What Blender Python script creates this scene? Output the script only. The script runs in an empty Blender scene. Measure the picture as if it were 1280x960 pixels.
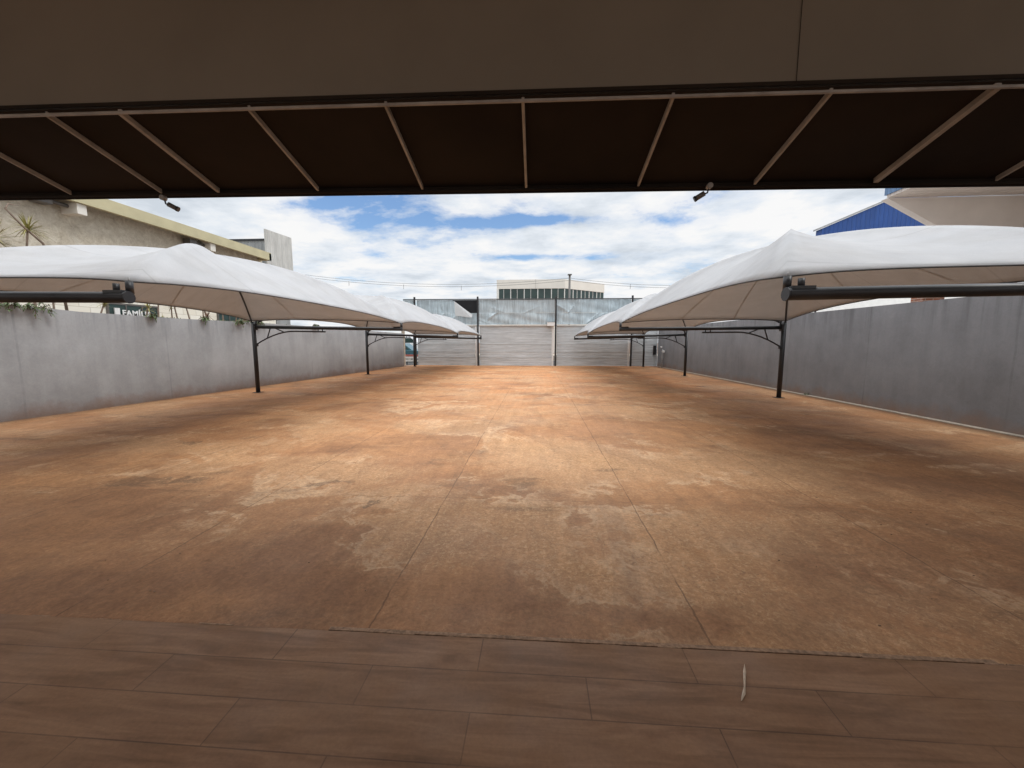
import bpy, bmesh, math, random
from mathutils import Vector, Matrix
random.seed(7)
R = math.radians
S = bpy.context.scene
COL = S.collection

# ------------------------------------------------------------------ helpers
class MB:
    def __init__(s): s.bm = bmesh.new()
    def box(s, x0, x1, y0, y1, z0, z1):
        v = [s.bm.verts.new(p) for p in ((x0,y0,z0),(x1,y0,z0),(x1,y1,z0),(x0,y1,z0),(x0,y0,z1),(x1,y0,z1),(x1,y1,z1),(x0,y1,z1))]
        for f in ((3,2,1,0),(4,5,6,7),(0,1,5,4),(1,2,6,5),(2,3,7,6),(3,0,4,7)): s.bm.faces.new([v[i] for i in f])
        return s
    def prism(s, pts, h, axis='z'):
        # pts: list of 3D points of a planar polygon, h: extrusion vector
        a = [s.bm.verts.new(p) for p in pts]; h = Vector(h)
        b = [s.bm.verts.new(Vector(p)+h) for p in pts]
        s.bm.faces.new(a); s.bm.faces.new(b[::-1]); n = len(a)
        for i in range(n): s.bm.faces.new([a[i], b[i], b[(i+1)%n], a[(i+1)%n]])
        return s
    def tube(s, pts, r, n=10, cap=True):
        pts = [Vector(p) for p in pts]; rings = []
        rr = r if isinstance(r, (list, tuple)) else [r]*len(pts)
        up = None
        for i, p in enumerate(pts):
            if i == 0: t = pts[1]-p
            elif i == len(pts)-1: t = p-pts[i-1]
            else: t = (pts[i+1]-p).normalized()+(p-pts[i-1]).normalized()
            t.normalize()
            if up is None: up = Vector((0,0,1)) if abs(t.z) < .9 else Vector((1,0,0))
            a = t.cross(up).normalized(); b = a.cross(t).normalized(); up = b
            rings.append([s.bm.verts.new(p+rr[i]*(math.cos(2*math.pi*k/n)*a+math.sin(2*math.pi*k/n)*b)) for k in range(n)])
        for i in range(len(rings)-1):
            for k in range(n):
                f = s.bm.faces.new([rings[i][k], rings[i][(k+1)%n], rings[i+1][(k+1)%n], rings[i+1][k]]); f.smooth = n > 5
        if cap:
            s.bm.faces.new(rings[0][::-1]); s.bm.faces.new(rings[-1])
        return s
    def face(s, pts, smooth=False):
        f = s.bm.faces.new([s.bm.verts.new(p) for p in pts]); f.smooth = smooth; return s
    def build(s, name, mat, parent=None, bevel=0):
        bmesh.ops.recalc_face_normals(s.bm, faces=s.bm.faces[:])
        me = bpy.data.meshes.new(name); s.bm.to_mesh(me); s.bm.free()
        me.materials.append(mat)
        o = bpy.data.objects.new(name, me); COL.objects.link(o)
        if parent:
            o.parent = parent
            o.location = -Vector(parent.location)   # mesh is given in world coordinates
        if bevel:
            b = o.modifiers.new('bevel', 'BEVEL'); b.width = bevel; b.segments = 2; b.limit_method = 'ANGLE'
        return o

def thing(name, label, cat, loc=(0,0,0), group=None):
    o = bpy.data.objects.new(name, None); COL.objects.link(o); o.location = loc; o.empty_display_size = .2
    o['label'] = label; o['category'] = cat
    if group: o['group'] = group
    return o
def tag(o, label, cat, group=None):
    o['label'] = label; o['category'] = cat
    if group: o['group'] = group
    return o
def struct(o, kind='structure'):
    o['kind'] = kind; return o

# ------------------------------------------------------------------ materials
class N:
    def __init__(s, name):
        s.m = bpy.data.materials.new(name); s.m.use_nodes = True
        s.t = s.m.node_tree; s.p = s.t.nodes['Principled BSDF']; s.L = s.t.links.new
        s.tc = s.t.nodes.new('ShaderNodeTexCoord'); s.obj = s.tc.outputs['Object']
    def mapping(s, scale=(1,1,1), loc=(0,0,0), rot=(0,0,0), src=None):
        n = s.t.nodes.new('ShaderNodeMapping'); n.inputs['Scale'].default_value = scale
        n.inputs['Location'].default_value = loc; n.inputs['Rotation'].default_value = rot
        s.L(src or s.obj, n.inputs['Vector']); return n.outputs[0]
    def noise(s, scale, detail=4, rough=.55, vec=None, dist=0):
        n = s.t.nodes.new('ShaderNodeTexNoise'); n.inputs['Scale'].default_value = scale
        n.inputs['Detail'].default_value = detail; n.inputs['Roughness'].default_value = rough
        n.inputs['Distortion'].default_value = dist
        s.L(vec or s.obj, n.inputs['Vector']); return n.outputs[0]
    def ramp(s, fac, stops, interp='LINEAR'):
        n = s.t.nodes.new('ShaderNodeValToRGB'); e = n.color_ramp.elements; n.color_ramp.interpolation = interp
        while len(e) < len(stops): e.new(.5)
        for i, (p, c) in enumerate(stops):
            e[i].position = p
            e[i].color = (c, c, c, 1) if isinstance(c, (int, float)) else (*c, 1)
        s.L(fac, n.inputs[0]); return n.outputs[0]
    def mix(s, fac, a, b, mode='MIX'):
        n = s.t.nodes.new('ShaderNodeMix'); n.data_type = 'RGBA'; n.blend_type = mode
        for v, i in ((fac, 0), (a, 6), (b, 7)):
            if isinstance(v, (int, float)): n.inputs[i].default_value = v if i == 0 else (v, v, v, 1)
            elif isinstance(v, tuple): n.inputs[i].default_value = (*v, 1)
            else: s.L(v, n.inputs[i])
        return n.outputs[2]
    def math(s, op, a, b=None, c=None, clamp=False):
        n = s.t.nodes.new('ShaderNodeMath'); n.operation = op; n.use_clamp = clamp
        for i, v in enumerate((a, b, c)):
            if v is None: continue
            if isinstance(v, (int, float)): n.inputs[i].default_value = v
            else: s.L(v, n.inputs[i])
        return n.outputs[0]
    def xyz(s, src=None):
        n = s.t.nodes.new('ShaderNodeSeparateXYZ'); s.L(src or s.obj, n.inputs[0]); return n.outputs
    def done(s, col, rough=.7, metal=0, bump=None, bs=.3, bd=.01, spec=.5):
        for v, k in ((col, 'Base Color'), (rough, 'Roughness')):
            if isinstance(v, tuple): s.p.inputs[k].default_value = (*v, 1)
            elif isinstance(v, (int, float)): s.p.inputs[k].default_value = v
            else: s.L(v, s.p.inputs[k])
        s.p.inputs['Metallic'].default_value = metal
        s.p.inputs['Specular IOR Level'].default_value = spec
        if bump is not None:
            b = s.t.nodes.new('ShaderNodeBump'); b.inputs['Strength'].default_value = bs; b.inputs['Distance'].default_value = bd
            s.L(bump, b.inputs['Height']); s.L(b.outputs[0], s.p.inputs['Normal'])
        return s.m

def plain(name, c, rough=.6, metal=0, var=.15, scale=6, bump=.1, spec=.5):
    n = N(name); f = n.noise(scale, 5)
    a = tuple(x*(1-var) for x in c); b = tuple(min(1, x*(1+var)) for x in c)
    return n.done(n.ramp(f, [(.3, a), (.7, b)]), rough, metal, n.noise(scale*6, 4), bump, .004, spec)

def m_yard():
    n = N('dusty_concrete')
    x, y, z = n.xyz()
    big = n.noise(.33, 5, .6, n.mapping(loc=(3.1, 7.7, 0)), .6)
    col = n.ramp(big, [(.34, (.34,.186,.094)), (.5, (.40,.222,.112)), (.66, (.48,.275,.138))])
    # orange dust, denser far from the porch
    far = n.math('MULTIPLY_ADD', y, 1/14, -.30, True)
    dust = n.math('MULTIPLY', far, n.ramp(n.noise(.8, 6, .65, n.mapping(scale=(.6,1.1,1), loc=(9,2,0))), [(.3, .25), (.62, 1)]))
    col = n.mix(dust, col, (.54, .265, .115))
    # brown mud film
    wv = n.t.nodes.new('ShaderNodeVectorMath'); wv.operation = 'ADD'
    nz = n.t.nodes.new('ShaderNodeTexNoise'); nz.inputs['Scale'].default_value = 1.6; nz.inputs['Detail'].default_value = 5; nz.inputs['Roughness'].default_value = .68
    n.L(n.obj, nz.inputs['Vector']); sc = n.t.nodes.new('ShaderNodeVectorMath'); sc.operation = 'MULTIPLY_ADD'
    n.L(nz.outputs[1], sc.inputs[0]); sc.inputs[1].default_value = (1.5,1.0,0); sc.inputs[2].default_value = (-.75,-.5,0)
    n.L(n.obj, wv.inputs[0]); n.L(sc.outputs[0], wv.inputs[1]); wx_, wy_, _ = n.xyz(wv.outputs[0])
    def spots(lst):
        tot = None
        for cx, cy, rx, ry, am in lst:
            a = n.math('DIVIDE', n.math('SUBTRACT', wx_, cx), rx); b = n.math('DIVIDE', n.math('SUBTRACT', wy_, cy), ry)
            g = n.math('MULTIPLY', n.math('EXPONENT', n.math('MULTIPLY', n.math('ADD', n.math('MULTIPLY', a, a), n.math('MULTIPLY', b, b)), -1.4)), am)
            tot = g if tot is None else n.math('ADD', tot, g)
        return tot
    P = spots([(-1.0,3.15,1.0,.75,.17),(.15,2.55,.55,.5,.14),(.7,5.4,2.2,1.1,.12),(-2.7,4.6,1.5,.5,.13),(2.4,4.7,1.3,.6,.13),(1.4,3.1,1.2,.5,.09),(-3.0,3.0,.8,.35,.1),(0,8.5,3,1.2,.08)])
    Q = spots([(-2.0,3.4,.65,.28,.16),(-1.75,2.85,.5,.35,.18),(-1.6,2.3,1.5,.28,.16),(.8,2.12,1.0,.18,.14),(-3.9,3.5,1.1,.45,.12),(4.6,4.6,2.0,.8,.13),(-4.4,2.5,2.2,.55,.14),(2.6,2.6,1.1,.4,.12),(5.2,7.5,2,1,.1)])
    mud = n.ramp(n.math('ADD', Q, n.noise(.62, 7, .62, n.mapping(scale=(.8,1.25,1), loc=(1.5,4.2,0)), .5)), [(.49, 0), (.65, 1)])
    col = n.mix(n.math('MULTIPLY', mud, .72), col, (.24,.128,.068))
    # pale worn concrete, crusty edges
    wob = n.noise(4.5, 5, .72, None, .8)
    pale_s = n.math('ADD', n.math('SUBTRACT', P, n.math('MULTIPLY', Q, .7)), n.math('ADD', n.noise(.55, 5, .6, n.mapping(scale=(.9,1.2,1), loc=(14.3,3.6,0)), .9), n.math('MULTIPLY', n.math('SUBTRACT', wob, .5), .42)))
    pale = n.ramp(pale_s, [(.44, 0), (.58, .6), (.78, 1)])
    col = n.mix(n.math('MULTIPLY', pale, .5), col, (.53,.365,.215))
    crust = n.math('MULTIPLY', n.ramp(pale_s, [(.52, 0), (.56, 1), (.62, 0)]), n.ramp(n.noise(.9, 4, .6, n.mapping(loc=(5,5,5))), [(.48, 0), (.6, 1)]))
    col = n.mix(n.math('MULTIPLY', crust, .45), col, (.78,.62,.44))
    # grey damp blots
    dk = n.ramp(n.noise(1.3, 6, .6, n.mapping(scale=(.55,1.3,1), loc=(2,19,0)), .4), [(.60, 0), (.70, 1)])
    D = spots([(-2.35,4.0,.28,.1,1),(-4.1,4.05,.5,.09,1),(-1.55,3.55,.13,.07,1),(6.6,9.2,.8,.3,.7),(-5.5,5.6,.3,.08,1),(5.2,6.5,.7,.2,.6),(3.4,4.3,.5,.1,.6)])
    dk = n.math('MAXIMUM', dk, n.ramp(D, [(.35, 0), (.8, 1)]))
    col = n.mix(n.math('MULTIPLY', dk, .6), col, (.13,.085,.055))
    # dirt washed up against the porch
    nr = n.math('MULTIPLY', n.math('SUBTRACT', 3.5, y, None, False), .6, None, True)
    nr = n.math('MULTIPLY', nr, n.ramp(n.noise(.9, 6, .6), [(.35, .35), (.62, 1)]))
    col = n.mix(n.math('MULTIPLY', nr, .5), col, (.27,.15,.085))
    # grain
    gr = n.noise(38, 3, .75)
    col = n.mix(.5, col, n.ramp(gr, [(.3, .62), (.7, 1.36)]), 'MULTIPLY')
    gm = n.noise(9, 5, .8, None, 1.2)
    col = n.mix(.55, col, n.ramp(gm, [(.32, .66), (.66, 1.28)]), 'MULTIPLY')
    fl = n.noise(26, 5, .85, n.mapping(loc=(3,3,1)), .7)
    flm = n.math('MULTIPLY', n.ramp(fl, [(.52, 0), (.6, 1)]), n.math('MULTIPLY_ADD', pale, .65, .14))
    flm = n.math('MULTIPLY', flm, n.math('SUBTRACT', 1, n.math('MULTIPLY', mud, .7)))
    col = n.mix(flm, col, (.66,.48,.30))
    pit = n.math('MULTIPLY', n.ramp(n.noise(15, 4, .8, n.mapping(loc=(8,1,4)), 1), [(.33, 1), (.42, 0)]), n.math('MULTIPLY_ADD', pale, .4, .15))
    col = n.mix(pit, col, (.16,.09,.055))
    # swept streaks along the yard
    st = n.noise(3, 5, .6, n.mapping(scale=(3.0,.35,1), rot=(0,0,.12)))
    col = n.mix(.35, col, n.ramp(st, [(.35, .75), (.65, 1.2)]), 'MULTIPLY')
    # tyre arcs and damp line along the wall feet
    tn = n.noise(12, 4, .6)
    for cx, cy, rad, wd in ((-5.2,3.5,4.4,.09),(-5.2,3.5,5.9,.09),(7.0,9.5,5.6,.1),(7.0,9.5,7.1,.1),(-1.5,16,6.5,.12)):
        dx = n.math('SUBTRACT', x, cx); dy = n.math('SUBTRACT', y, cy)
        q = n.math('ABSOLUTE', n.math('SUBTRACT', n.math('SQRT', n.math('ADD', n.math('MULTIPLY', dx, dx), n.math('MULTIPLY', dy, dy))), rad))
        col = n.mix(n.math('MULTIPLY', n.math('LESS_THAN', q, wd), n.math('MULTIPLY', tn, .26)), col, (.16,.10,.065))
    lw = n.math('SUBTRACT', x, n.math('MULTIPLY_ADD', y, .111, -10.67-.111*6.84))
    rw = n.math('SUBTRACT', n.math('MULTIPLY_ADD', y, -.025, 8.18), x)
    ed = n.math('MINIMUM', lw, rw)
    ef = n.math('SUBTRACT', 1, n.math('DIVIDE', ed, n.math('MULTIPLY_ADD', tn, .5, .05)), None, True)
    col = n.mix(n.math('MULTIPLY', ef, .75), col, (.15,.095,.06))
    # sawn joints
    wx = n.math('MULTIPLY_ADD', n.noise(1.6, 6, .7), .07, -.035)
    def joint(v, off, step, w):
        a = n.math('DIVIDE', n.math('ADD', n.math('SUBTRACT', v, off), wx), step)
        a = n.math('ABSOLUTE', n.math('SUBTRACT', n.math('FRACT', a), .5))
        return n.math('LESS_THAN', n.math('SUBTRACT', .5, a), w/step)
    brk = n.ramp(n.noise(1.7, 4, .6, n.mapping(loc=(0,31,0))), [(.4, .25), (.5, 1)])
    jx = n.math('MULTIPLY', joint(x, -.93, 1.87, .0055), brk)
    jy = n.math('MULTIPLY', n.math('MULTIPLY', joint(y, 3.76, 4.9, .005), brk), .6)
    j = n.math('MAXIMUM', jx, jy)
    col = n.mix(n.math('MULTIPLY', j, .6), col, (.11,.065,.04))
    col = n.mix(1, col, (.95,.845,.745), 'MULTIPLY')
    rough = n.ramp(n.noise(1.1, 5), [(.3, .58), (.7, .85)])
    bump = n.math('SUBTRACT', n.math('ADD', n.math('MULTIPLY', gm, .6), n.math('MULTIPLY', gr, .25)), n.math('MULTIPLY', j, 1.2))
    return n.done(col, rough, 0, bump, .35, .008, .35)

def m_planks():
    n = N('wood_look_tile')
    b = n.t.nodes.new('ShaderNodeTexBrick'); b.offset = .5; b.offset_frequency = 2; b.squash = 1
    v = n.mapping(loc=(.28+1.04*20, -1.895+.209*40, 0))
    n.L(v, b.inputs['Vector'])
    for k, w in (('Scale',1),('Mortar Size',.0028),('Mortar Smooth',.1),('Bias',0),('Brick Width',1.04),('Row Height',.209)): b.inputs[k].default_value = w
    b.inputs['Color1'].default_value = (0,0,0,1); b.inputs['Color2'].default_value = (1,1,1,1)
    g = n.noise(2.2, 7, .65, n.mapping(scale=(.8,7,1)), .8)
    col = n.ramp(g, [(.26, (.15,.08,.042)), (.5, (.24,.13,.072)), (.74, (.34,.195,.112))])
    col = n.mix(.35, col, n.ramp(b.outputs['Color'], [(0, .86), (1, 1.12)]), 'MULTIPLY')
    dustf = n.ramp(n.noise(1.1, 6, .65, n.mapping(scale=(.7,1.3,1), loc=(6,1,0))), [(.42, 0), (.62, 1)])
    col = n.mix(n.math('MULTIPLY', dustf, .55), col, (.29,.16,.085))
    gs = n.noise(60, 3, .7)
    col = n.mix(.3, col, n.ramp(gs, [(.3, .7), (.7, 1.25)]), 'MULTIPLY')
    x, y, z = n.xyz()
    col = n.mix(n.math('MULTIPLY', b.outputs['Fac'], n.math('MULTIPLY_ADD', dustf, -.4, .62)), col, (.07,.04,.026))
    rough = n.ramp(n.noise(3, 5), [(.3, .5), (.7, .8)])
    return n.done(col, rough, 0, n.math('SUBTRACT', n.math('MULTIPLY', g, .4), b.outputs['Fac']), .35, .004, .3)

def m_render(name, base, seed):
    n = N(name)
    x, y, z = n.xyz()
    a = n.noise(.9, 7, .65, n.mapping(loc=(seed, 0, 0)))
    c = n.ramp(a, [(.3, tuple(v*.85 for v in base)), (.5, base), (.7, tuple(v*1.13 for v in base))])
    st = n.noise(2.6, 5, .6, n.mapping(scale=(1,1,.16), loc=(0,seed,0)))
    c = n.mix(.55, c, n.ramp(st, [(.34, .86), (.62, 1.08)]), 'MULTIPLY')
    tr = n.noise(14, 6, .7, n.mapping(rot=(0,.5,0)), 1.5)
    c = n.mix(.35, c, n.ramp(tr, [(.35, .84), (.65, 1.12)]), 'MULTIPLY')
    # reddish splash dirt at the foot, drip marks at the coping
    foot = n.math('SUBTRACT', n.math('MULTIPLY', n.noise(1.8, 6, .75), .62), z, None, True)
    c = n.mix(n.math('MULTIPLY', foot, 2.2, None, True), c, (.25,.15,.10))
    dr = n.math('MULTIPLY', n.ramp(n.noise(5, 4, .6, n.mapping(scale=(1,1,.05))), [(.5, 0), (.68, 1)]), n.math('SUBTRACT', z, 1.55, None, True))
    c = n.mix(n.math('MULTIPLY', dr, .7), c, tuple(v*.45 for v in base))
    # pour joints, one about every 3 m
    f = n.math('ABSOLUTE', n.math('SUBTRACT', n.math('FRACT', n.math('DIVIDE', n.math('ADD', y, n.math('MULTIPLY', n.noise(1.5, 3), .06)), 2.9)), .5))
    jn = n.math('LESS_THAN', f, .006)
    c = n.mix(n.math('MULTIPLY', jn, n.ramp(n.noise(2, 3), [(.35, 0), (.6, .35)])), c, tuple(v*.5 for v in base))
    return n.done(c, .85, 0, n.math('ADD', tr, n.math('MULTIPLY', n.noise(60, 3), .3)), .35, .006, .3)

def m_galv(name, base, bc=.5, streak=True, metal=.25, rough=.5, vert=True):
    n = N(name)
    sc = (5, 5, .35) if vert else (.25, .25, 5)
    s1 = n.noise(2.5, 6, .7, n.mapping(scale=sc))
    c = n.ramp(s1, [(.3, tuple(v*.7 for v in base)), (.5, base), (.72, tuple(min(1, v*1.35) for v in base))])
    bl = n.noise(1.3, 6, .65)
    c = n.mix(bc, c, n.ramp(bl, [(.32, .75), (.66, 1.2)]), 'MULTIPLY')
    return n.done(c, rough, metal, n.math('ADD', n.noise(3, 4, .6, n.mapping(scale=(1,1,.5))), n.math('MULTIPLY', s1, .3)), .4 if bc > .3 else .12, .03, .4)

def m_corr(name, c, pitch, axis, rough=.45, metal=.1, dark=.7):
    n = N(name); o = n.xyz()[axis]
    w = n.math('FRACT', n.math('DIVIDE', o, pitch))
    rib = n.ramp(w, [(0, 0), (.12, 1), (.3, 1), (.42, 0), (1, 0)])
    nz = n.noise(2.5, 6, .65, n.mapping(scale=(1,1,.3)))
    col = n.ramp(nz, [(.3, tuple(v*dark for v in c)), (.6, c)])
    return n.done(col, rough, metal, rib, .8, .03, .4)

def m_stucco():
    n = N('rough_cast_stucco')
    v = n.t.nodes.new('ShaderNodeTexVoronoi'); v.inputs['Scale'].default_value = 2.4
    n.L(n.mapping(scale=(1,1,.8)), v.inputs['Vector'])
    w = n.noise(4.5, 9, .8, None, .6)
    c = n.ramp(w, [(.32, (.44,.38,.29)), (.5, (.62,.56,.45)), (.66, (.76,.71,.60))])
    return n.done(c, .9, 0, n.math('ADD', w, n.math('MULTIPLY', v.outputs[0], .3)), .9, .06, .2)

def m_tile():
    n = N('cream_block_cladding')
    b = n.t.nodes.new('ShaderNodeTexBrick')
    cb = n.t.nodes.new('ShaderNodeCombineXYZ'); o = n.xyz()
    n.L(o[1], cb.inputs[0]); n.L(o[2], cb.inputs[1]); n.L(cb.outputs[0], b.inputs['Vector'])
    for k, w in (('Scale',1),('Mortar Size',.008),('Brick Width',.6),('Row Height',.3),('Bias',0)): b.inputs[k].default_value = w
    b.inputs['Color1'].default_value = (.80,.75,.63,1); b.inputs['Color2'].default_value = (.86,.83,.73,1); b.inputs['Mortar'].default_value = (.55,.5,.4,1)
    return n.done(b.outputs['Color'], .7, 0, b.outputs['Fac'], -.3, .005)

def m_brick():
    n = N('red_brick')
    b = n.t.nodes.new('ShaderNodeTexBrick'); o = n.xyz()
    cb = n.t.nodes.new('ShaderNodeCombineXYZ')
    n.L(n.math('ADD', o[0], o[1]), cb.inputs[0]); n.L(o[2], cb.inputs[1]); n.L(cb.outputs[0], b.inputs['Vector'])
    for k, w in (('Scale',1),('Mortar Size',.009),('Brick Width',.2),('Row Height',.065)): b.inputs[k].default_value = w
    b.inputs['Color1'].default_value = (.36,.12,.06,1); b.inputs['Color2'].default_value = (.24,.085,.05,1); b.inputs['Mortar'].default_value = (.45,.36,.3,1)
    return n.done(b.outputs['Color'], .85, 0, b.outputs['Fac'], -.5, .006)

def m_fabric():
    n = N('white_shade_fabric')
    f = n.noise(2.2, 6, .65)
    c = n.ramp(f, [(.3, (.52,.53,.545)), (.7, (.60,.605,.615))])
    g = n.noise(70, 3, .7)
    c = n.mix(.22, c, n.ramp(g, [(.3, .7), (.7, 1.2)]), 'MULTIPLY')
    dd = n.noise(1.6, 8, .7, n.mapping(scale=(.5,1.6,1.2), loc=(4,4,1)), .5)
    c = n.mix(.6, c, n.ramp(dd, [(.36, (.86,.845,.82)), (.52, (1,1,1)), (.7, (1.05,1.05,1.06))]), 'MULTIPLY')
    pl = n.math('ABSOLUTE', n.math('SUBTRACT', n.math('FRACT', n.math('DIVIDE', n.xyz()[1], 1.75)), .5))
    c = n.mix(n.math('LESS_THAN', pl, .007), c, n.mix(1, c, (.84,.84,.84), 'MULTIPLY'))
    n.done(c, .75, 0, n.math('ADD', n.math('MULTIPLY', g, .15), n.noise(3, 4, .6, n.mapping(scale=(1,.3,1)))), .3, .03, .2)
    tr = n.t.nodes.new('ShaderNodeBsdfTranslucent'); tr.inputs[0].default_value = (.66,.62,.58,1)
    mx = n.t.nodes.new('ShaderNodeMixShader'); mx.inputs[0].default_value = .33
    out = n.t.nodes['Material Output']
    n.L(n.p.outputs[0], mx.inputs[1]); n.L(tr.outputs[0], mx.inputs[2]); n.L(mx.outputs[0], out.inputs[0])
    return n.m

M = dict(
    yard=m_yard(), planks=m_planks(),
    wallL=m_render('grey_cement_render', (.365,.375,.385), 2.0), wallR=m_render('grey_cement_render_shaded', (.235,.242,.255), 9.0),  # same render twice; right copy has its shaded side put into the colour
    black=plain('black_painted_steel', (.018,.018,.02), .42, .0, .3, 5, .15),
    fabric=m_fabric(), cable=plain('dark_cable', (.03,.028,.027), .6),
    galv=m_galv('weathered_galvanised_sheet', (.42,.49,.52), metal=.0), shutter=m_galv('silver_shutter', (.56,.59,.60), vert=False, metal=.0, rough=.45, bc=.2),
    rail=plain('cream_rail', (.55,.54,.5), .5), white=plain('white_paint', (.78,.78,.76), .5, var=.05),
    darkmesh=plain('dark_void_board', (.014,.014,.016), .9), foil=plain('torn_sheet_underside', (.66,.68,.68), .4, .1, .08),
    stucco=m_stucco(), tile=m_tile(), olive=plain('ochre_fascia_paint', (.50,.45,.28), .6, var=.1, scale=1.5),
    glass=plain('dark_green_glass', (.03,.055,.05), .12, 0, .3, .7, .02), frame=plain('window_frame', (.72,.72,.68), .5, var=.05),
    whitecor=m_corr('white_corrugated_sheet', (.62,.61,.57), .16, 1), greycor=m_corr('grey_corrugated_sheet', (.33,.34,.34), .2, 0),
    bluecor=m_corr('blue_corrugated_sheet', (.022,.075,.27), .2, 0, dark=.75), bluefas=m_corr('blue_fascia_sheet', (.16,.27,.45), .14, 1),
    beige=plain('beige_soffit_paint', (.82,.76,.71), .8, var=.06, scale=1.2), soffit=m_corr('beige_slatted_soffit', (.76,.68,.62), .16, 1, .8, 0, .85),
    brick=m_brick(), cream=plain('cream_facade_panel', (.76,.73,.66), .7, var=.06, scale=.4),
    canvas=plain('black_brown_canvas', (.020,.014,.010), .9, 0, .35, .8, .15, .15), ribm=plain('brown_grey_tube', (.28,.25,.22), .55, 0, .25, 7),
    fascia=plain('taupe_porch_paint', (.18,.155,.122), .85, 0, .12, .7, .06, .2),
    ceiling=plain('pale_ceiling', (.6,.55,.48), .85),
    camh=plain('grey_camera_housing', (.11,.10,.09), .4), grey=plain('grey_plastic', (.35,.35,.35), .5),
    leafy=plain('green_leaf', (.075,.115,.03), .5, var=.5, scale=9), yucca=plain('dry_green_leaf', (.30,.27,.09), .55, var=.4, scale=8),
    redleaf=plain('reddish_leaf', (.22,.12,.07), .55, var=.4, scale=8),
    bark=plain('pale_bark', (.22,.16,.12), .9, var=.3, scale=14), dryleaf=plain('dry_leaf', (.62,.50,.38), .6, var=.2, scale=30),
    asphalt=plain('asphalt', (.055,.054,.052), .9, var=.3, scale=2), earth=plain('reddish_earth', (.22,.13,.08), .95, var=.3, scale=.6),
    bouncec=plain('pale_bounce_slab', (.58,.55,.5), .85, var=.1, scale=2), concrete=plain('pale_concrete', (.42,.36,.29), .9, var=.25, scale=4), kerbw=plain('white_kerb_paint', (.72,.7,.66), .7), kerbr=plain('red_kerb_paint', (.45,.13,.10), .7),
    tyre=plain('tyre_rubber', (.02,.02,.02), .85), rim=plain('alloy_rim', (.4,.4,.42), .35, .7),
    carw=plain('white_car_paint', (.74,.75,.75), .25, 0, .03), carb=plain('teal_car_paint', (.05,.13,.16), .25, .2, .05),
    lamp=plain('headlight_glass', (.6,.62,.65), .15), roof=plain('roof_slab', (.3,.28,.25), .9), crumb=plain('mortar_crumbs', (.30,.19,.12), .95, var=.4, scale=40),
)

# ------------------------------------------------------------------ ground
g = MB().face([(-300,-120,-.06),(300,-120,-.06),(300,500,-.06),(-300,500,-.06)]).build('ground', M['earth']); struct(g)
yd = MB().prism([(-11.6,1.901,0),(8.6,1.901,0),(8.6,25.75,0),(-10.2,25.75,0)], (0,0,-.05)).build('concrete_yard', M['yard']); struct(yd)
pf = MB().box(-8,8.6,-4.5,1.893,-.05,.012).build('porch_floor', M['planks']); struct(pf)
nb = MB().face([(8.75,-20,-.045),(30,-20,-.045),(30,26,-.045),(8.75,26,-.045)]).build('unseen_bounce_slab', M['bouncec']); struct(nb)  # unseen pale slab, added to bounce light up to the beige soffit
st = MB().face([(-60,26.6,-.05),(60,26.6,-.05),(60,45,-.05),(-60,45,-.05)]).build('street', M['asphalt']); struct(st)
# ragged mortar edge between porch tile and yard slab
m = MB(); x = -7.5
while x < 7.5:
    w = random.uniform(.05,.3)
    if random.random() < .5:
        h = random.uniform(.006,.016); y0 = 1.893; y1 = 1.893+random.uniform(.004,.0105)
        m.box(x, x+w*.92, y0+.001, y1, .001, h)
    x += w
m.box(-1.15,2.3,1.9045,1.93,.001,.0085)
struct(m.build('mortar_edge', M['crumb'], None, .003))
m = MB()
for yc, y1 in ((1.0,25.2),):
    a, b = 8.4-.025*1.9, 8.4-.025*25.3
    m.prism([(a-.14,1.9,.003),(a,1.9,.003),(b,25.3,.003),(b-.14,25.3,.003)], (0,0,.015))
struct(m.build('wall_foot_kerb', M['concrete']))

# ------------------------------------------------------------------ boundary walls
def wz(y):
    t = [(-3,2.55),(6.9,2.36),(8.3,2.28),(10.5,2.255),(13.2,2.27),(18,2.22),(24.6,2.12)]
    for (a,p),(b,q) in zip(t,t[1:]):
        if y <= b: return p+(q-p)*(y-a)/(b-a)
    return 2.12
def wl(y): return -10.67+.111*(y-6.84)
w = MB(); pts = [(wl(-3),-3),(wl(24.6),24.6)]
tp = [(-3,2.55),(6.9,2.36),(8.3,2.28),(10.5,2.255),(13.2,2.27),(18,2.22),(24.6,2.12)]
w.prism([(wl(-3),-3,-.05),(wl(24.6),24.6,-.05)]+[(wl(y),y,z) for y,z in tp[::-1]], (-.18,0,0))
tag(w.build('boundary_wall', M['wallL']), 'long pale grey cement wall with creepers on top, left of the yard', 'wall')
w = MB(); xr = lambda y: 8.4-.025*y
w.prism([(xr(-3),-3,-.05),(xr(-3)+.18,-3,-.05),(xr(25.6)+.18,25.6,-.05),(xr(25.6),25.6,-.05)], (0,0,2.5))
tag(w.build('boundary_wall', M['wallR']), 'long bare shaded grey cement wall on the right of the yard', 'wall')
# wall end pillar by the gap
t = thing('gate_pillar', 'pale narrow pillar at the far end of the left wall, beside the open gap', 'pillar', (-8.85,25.2,0))
MB().box(-8.99,-8.83,25.1,25.3,-.05,2.5).build('shaft', M['concrete'], t)
MB().tube([(-9.05,24.95,0),(-9.05,24.95,1.95)], .06, 8).build('pipe', M['black'], t)

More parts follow.
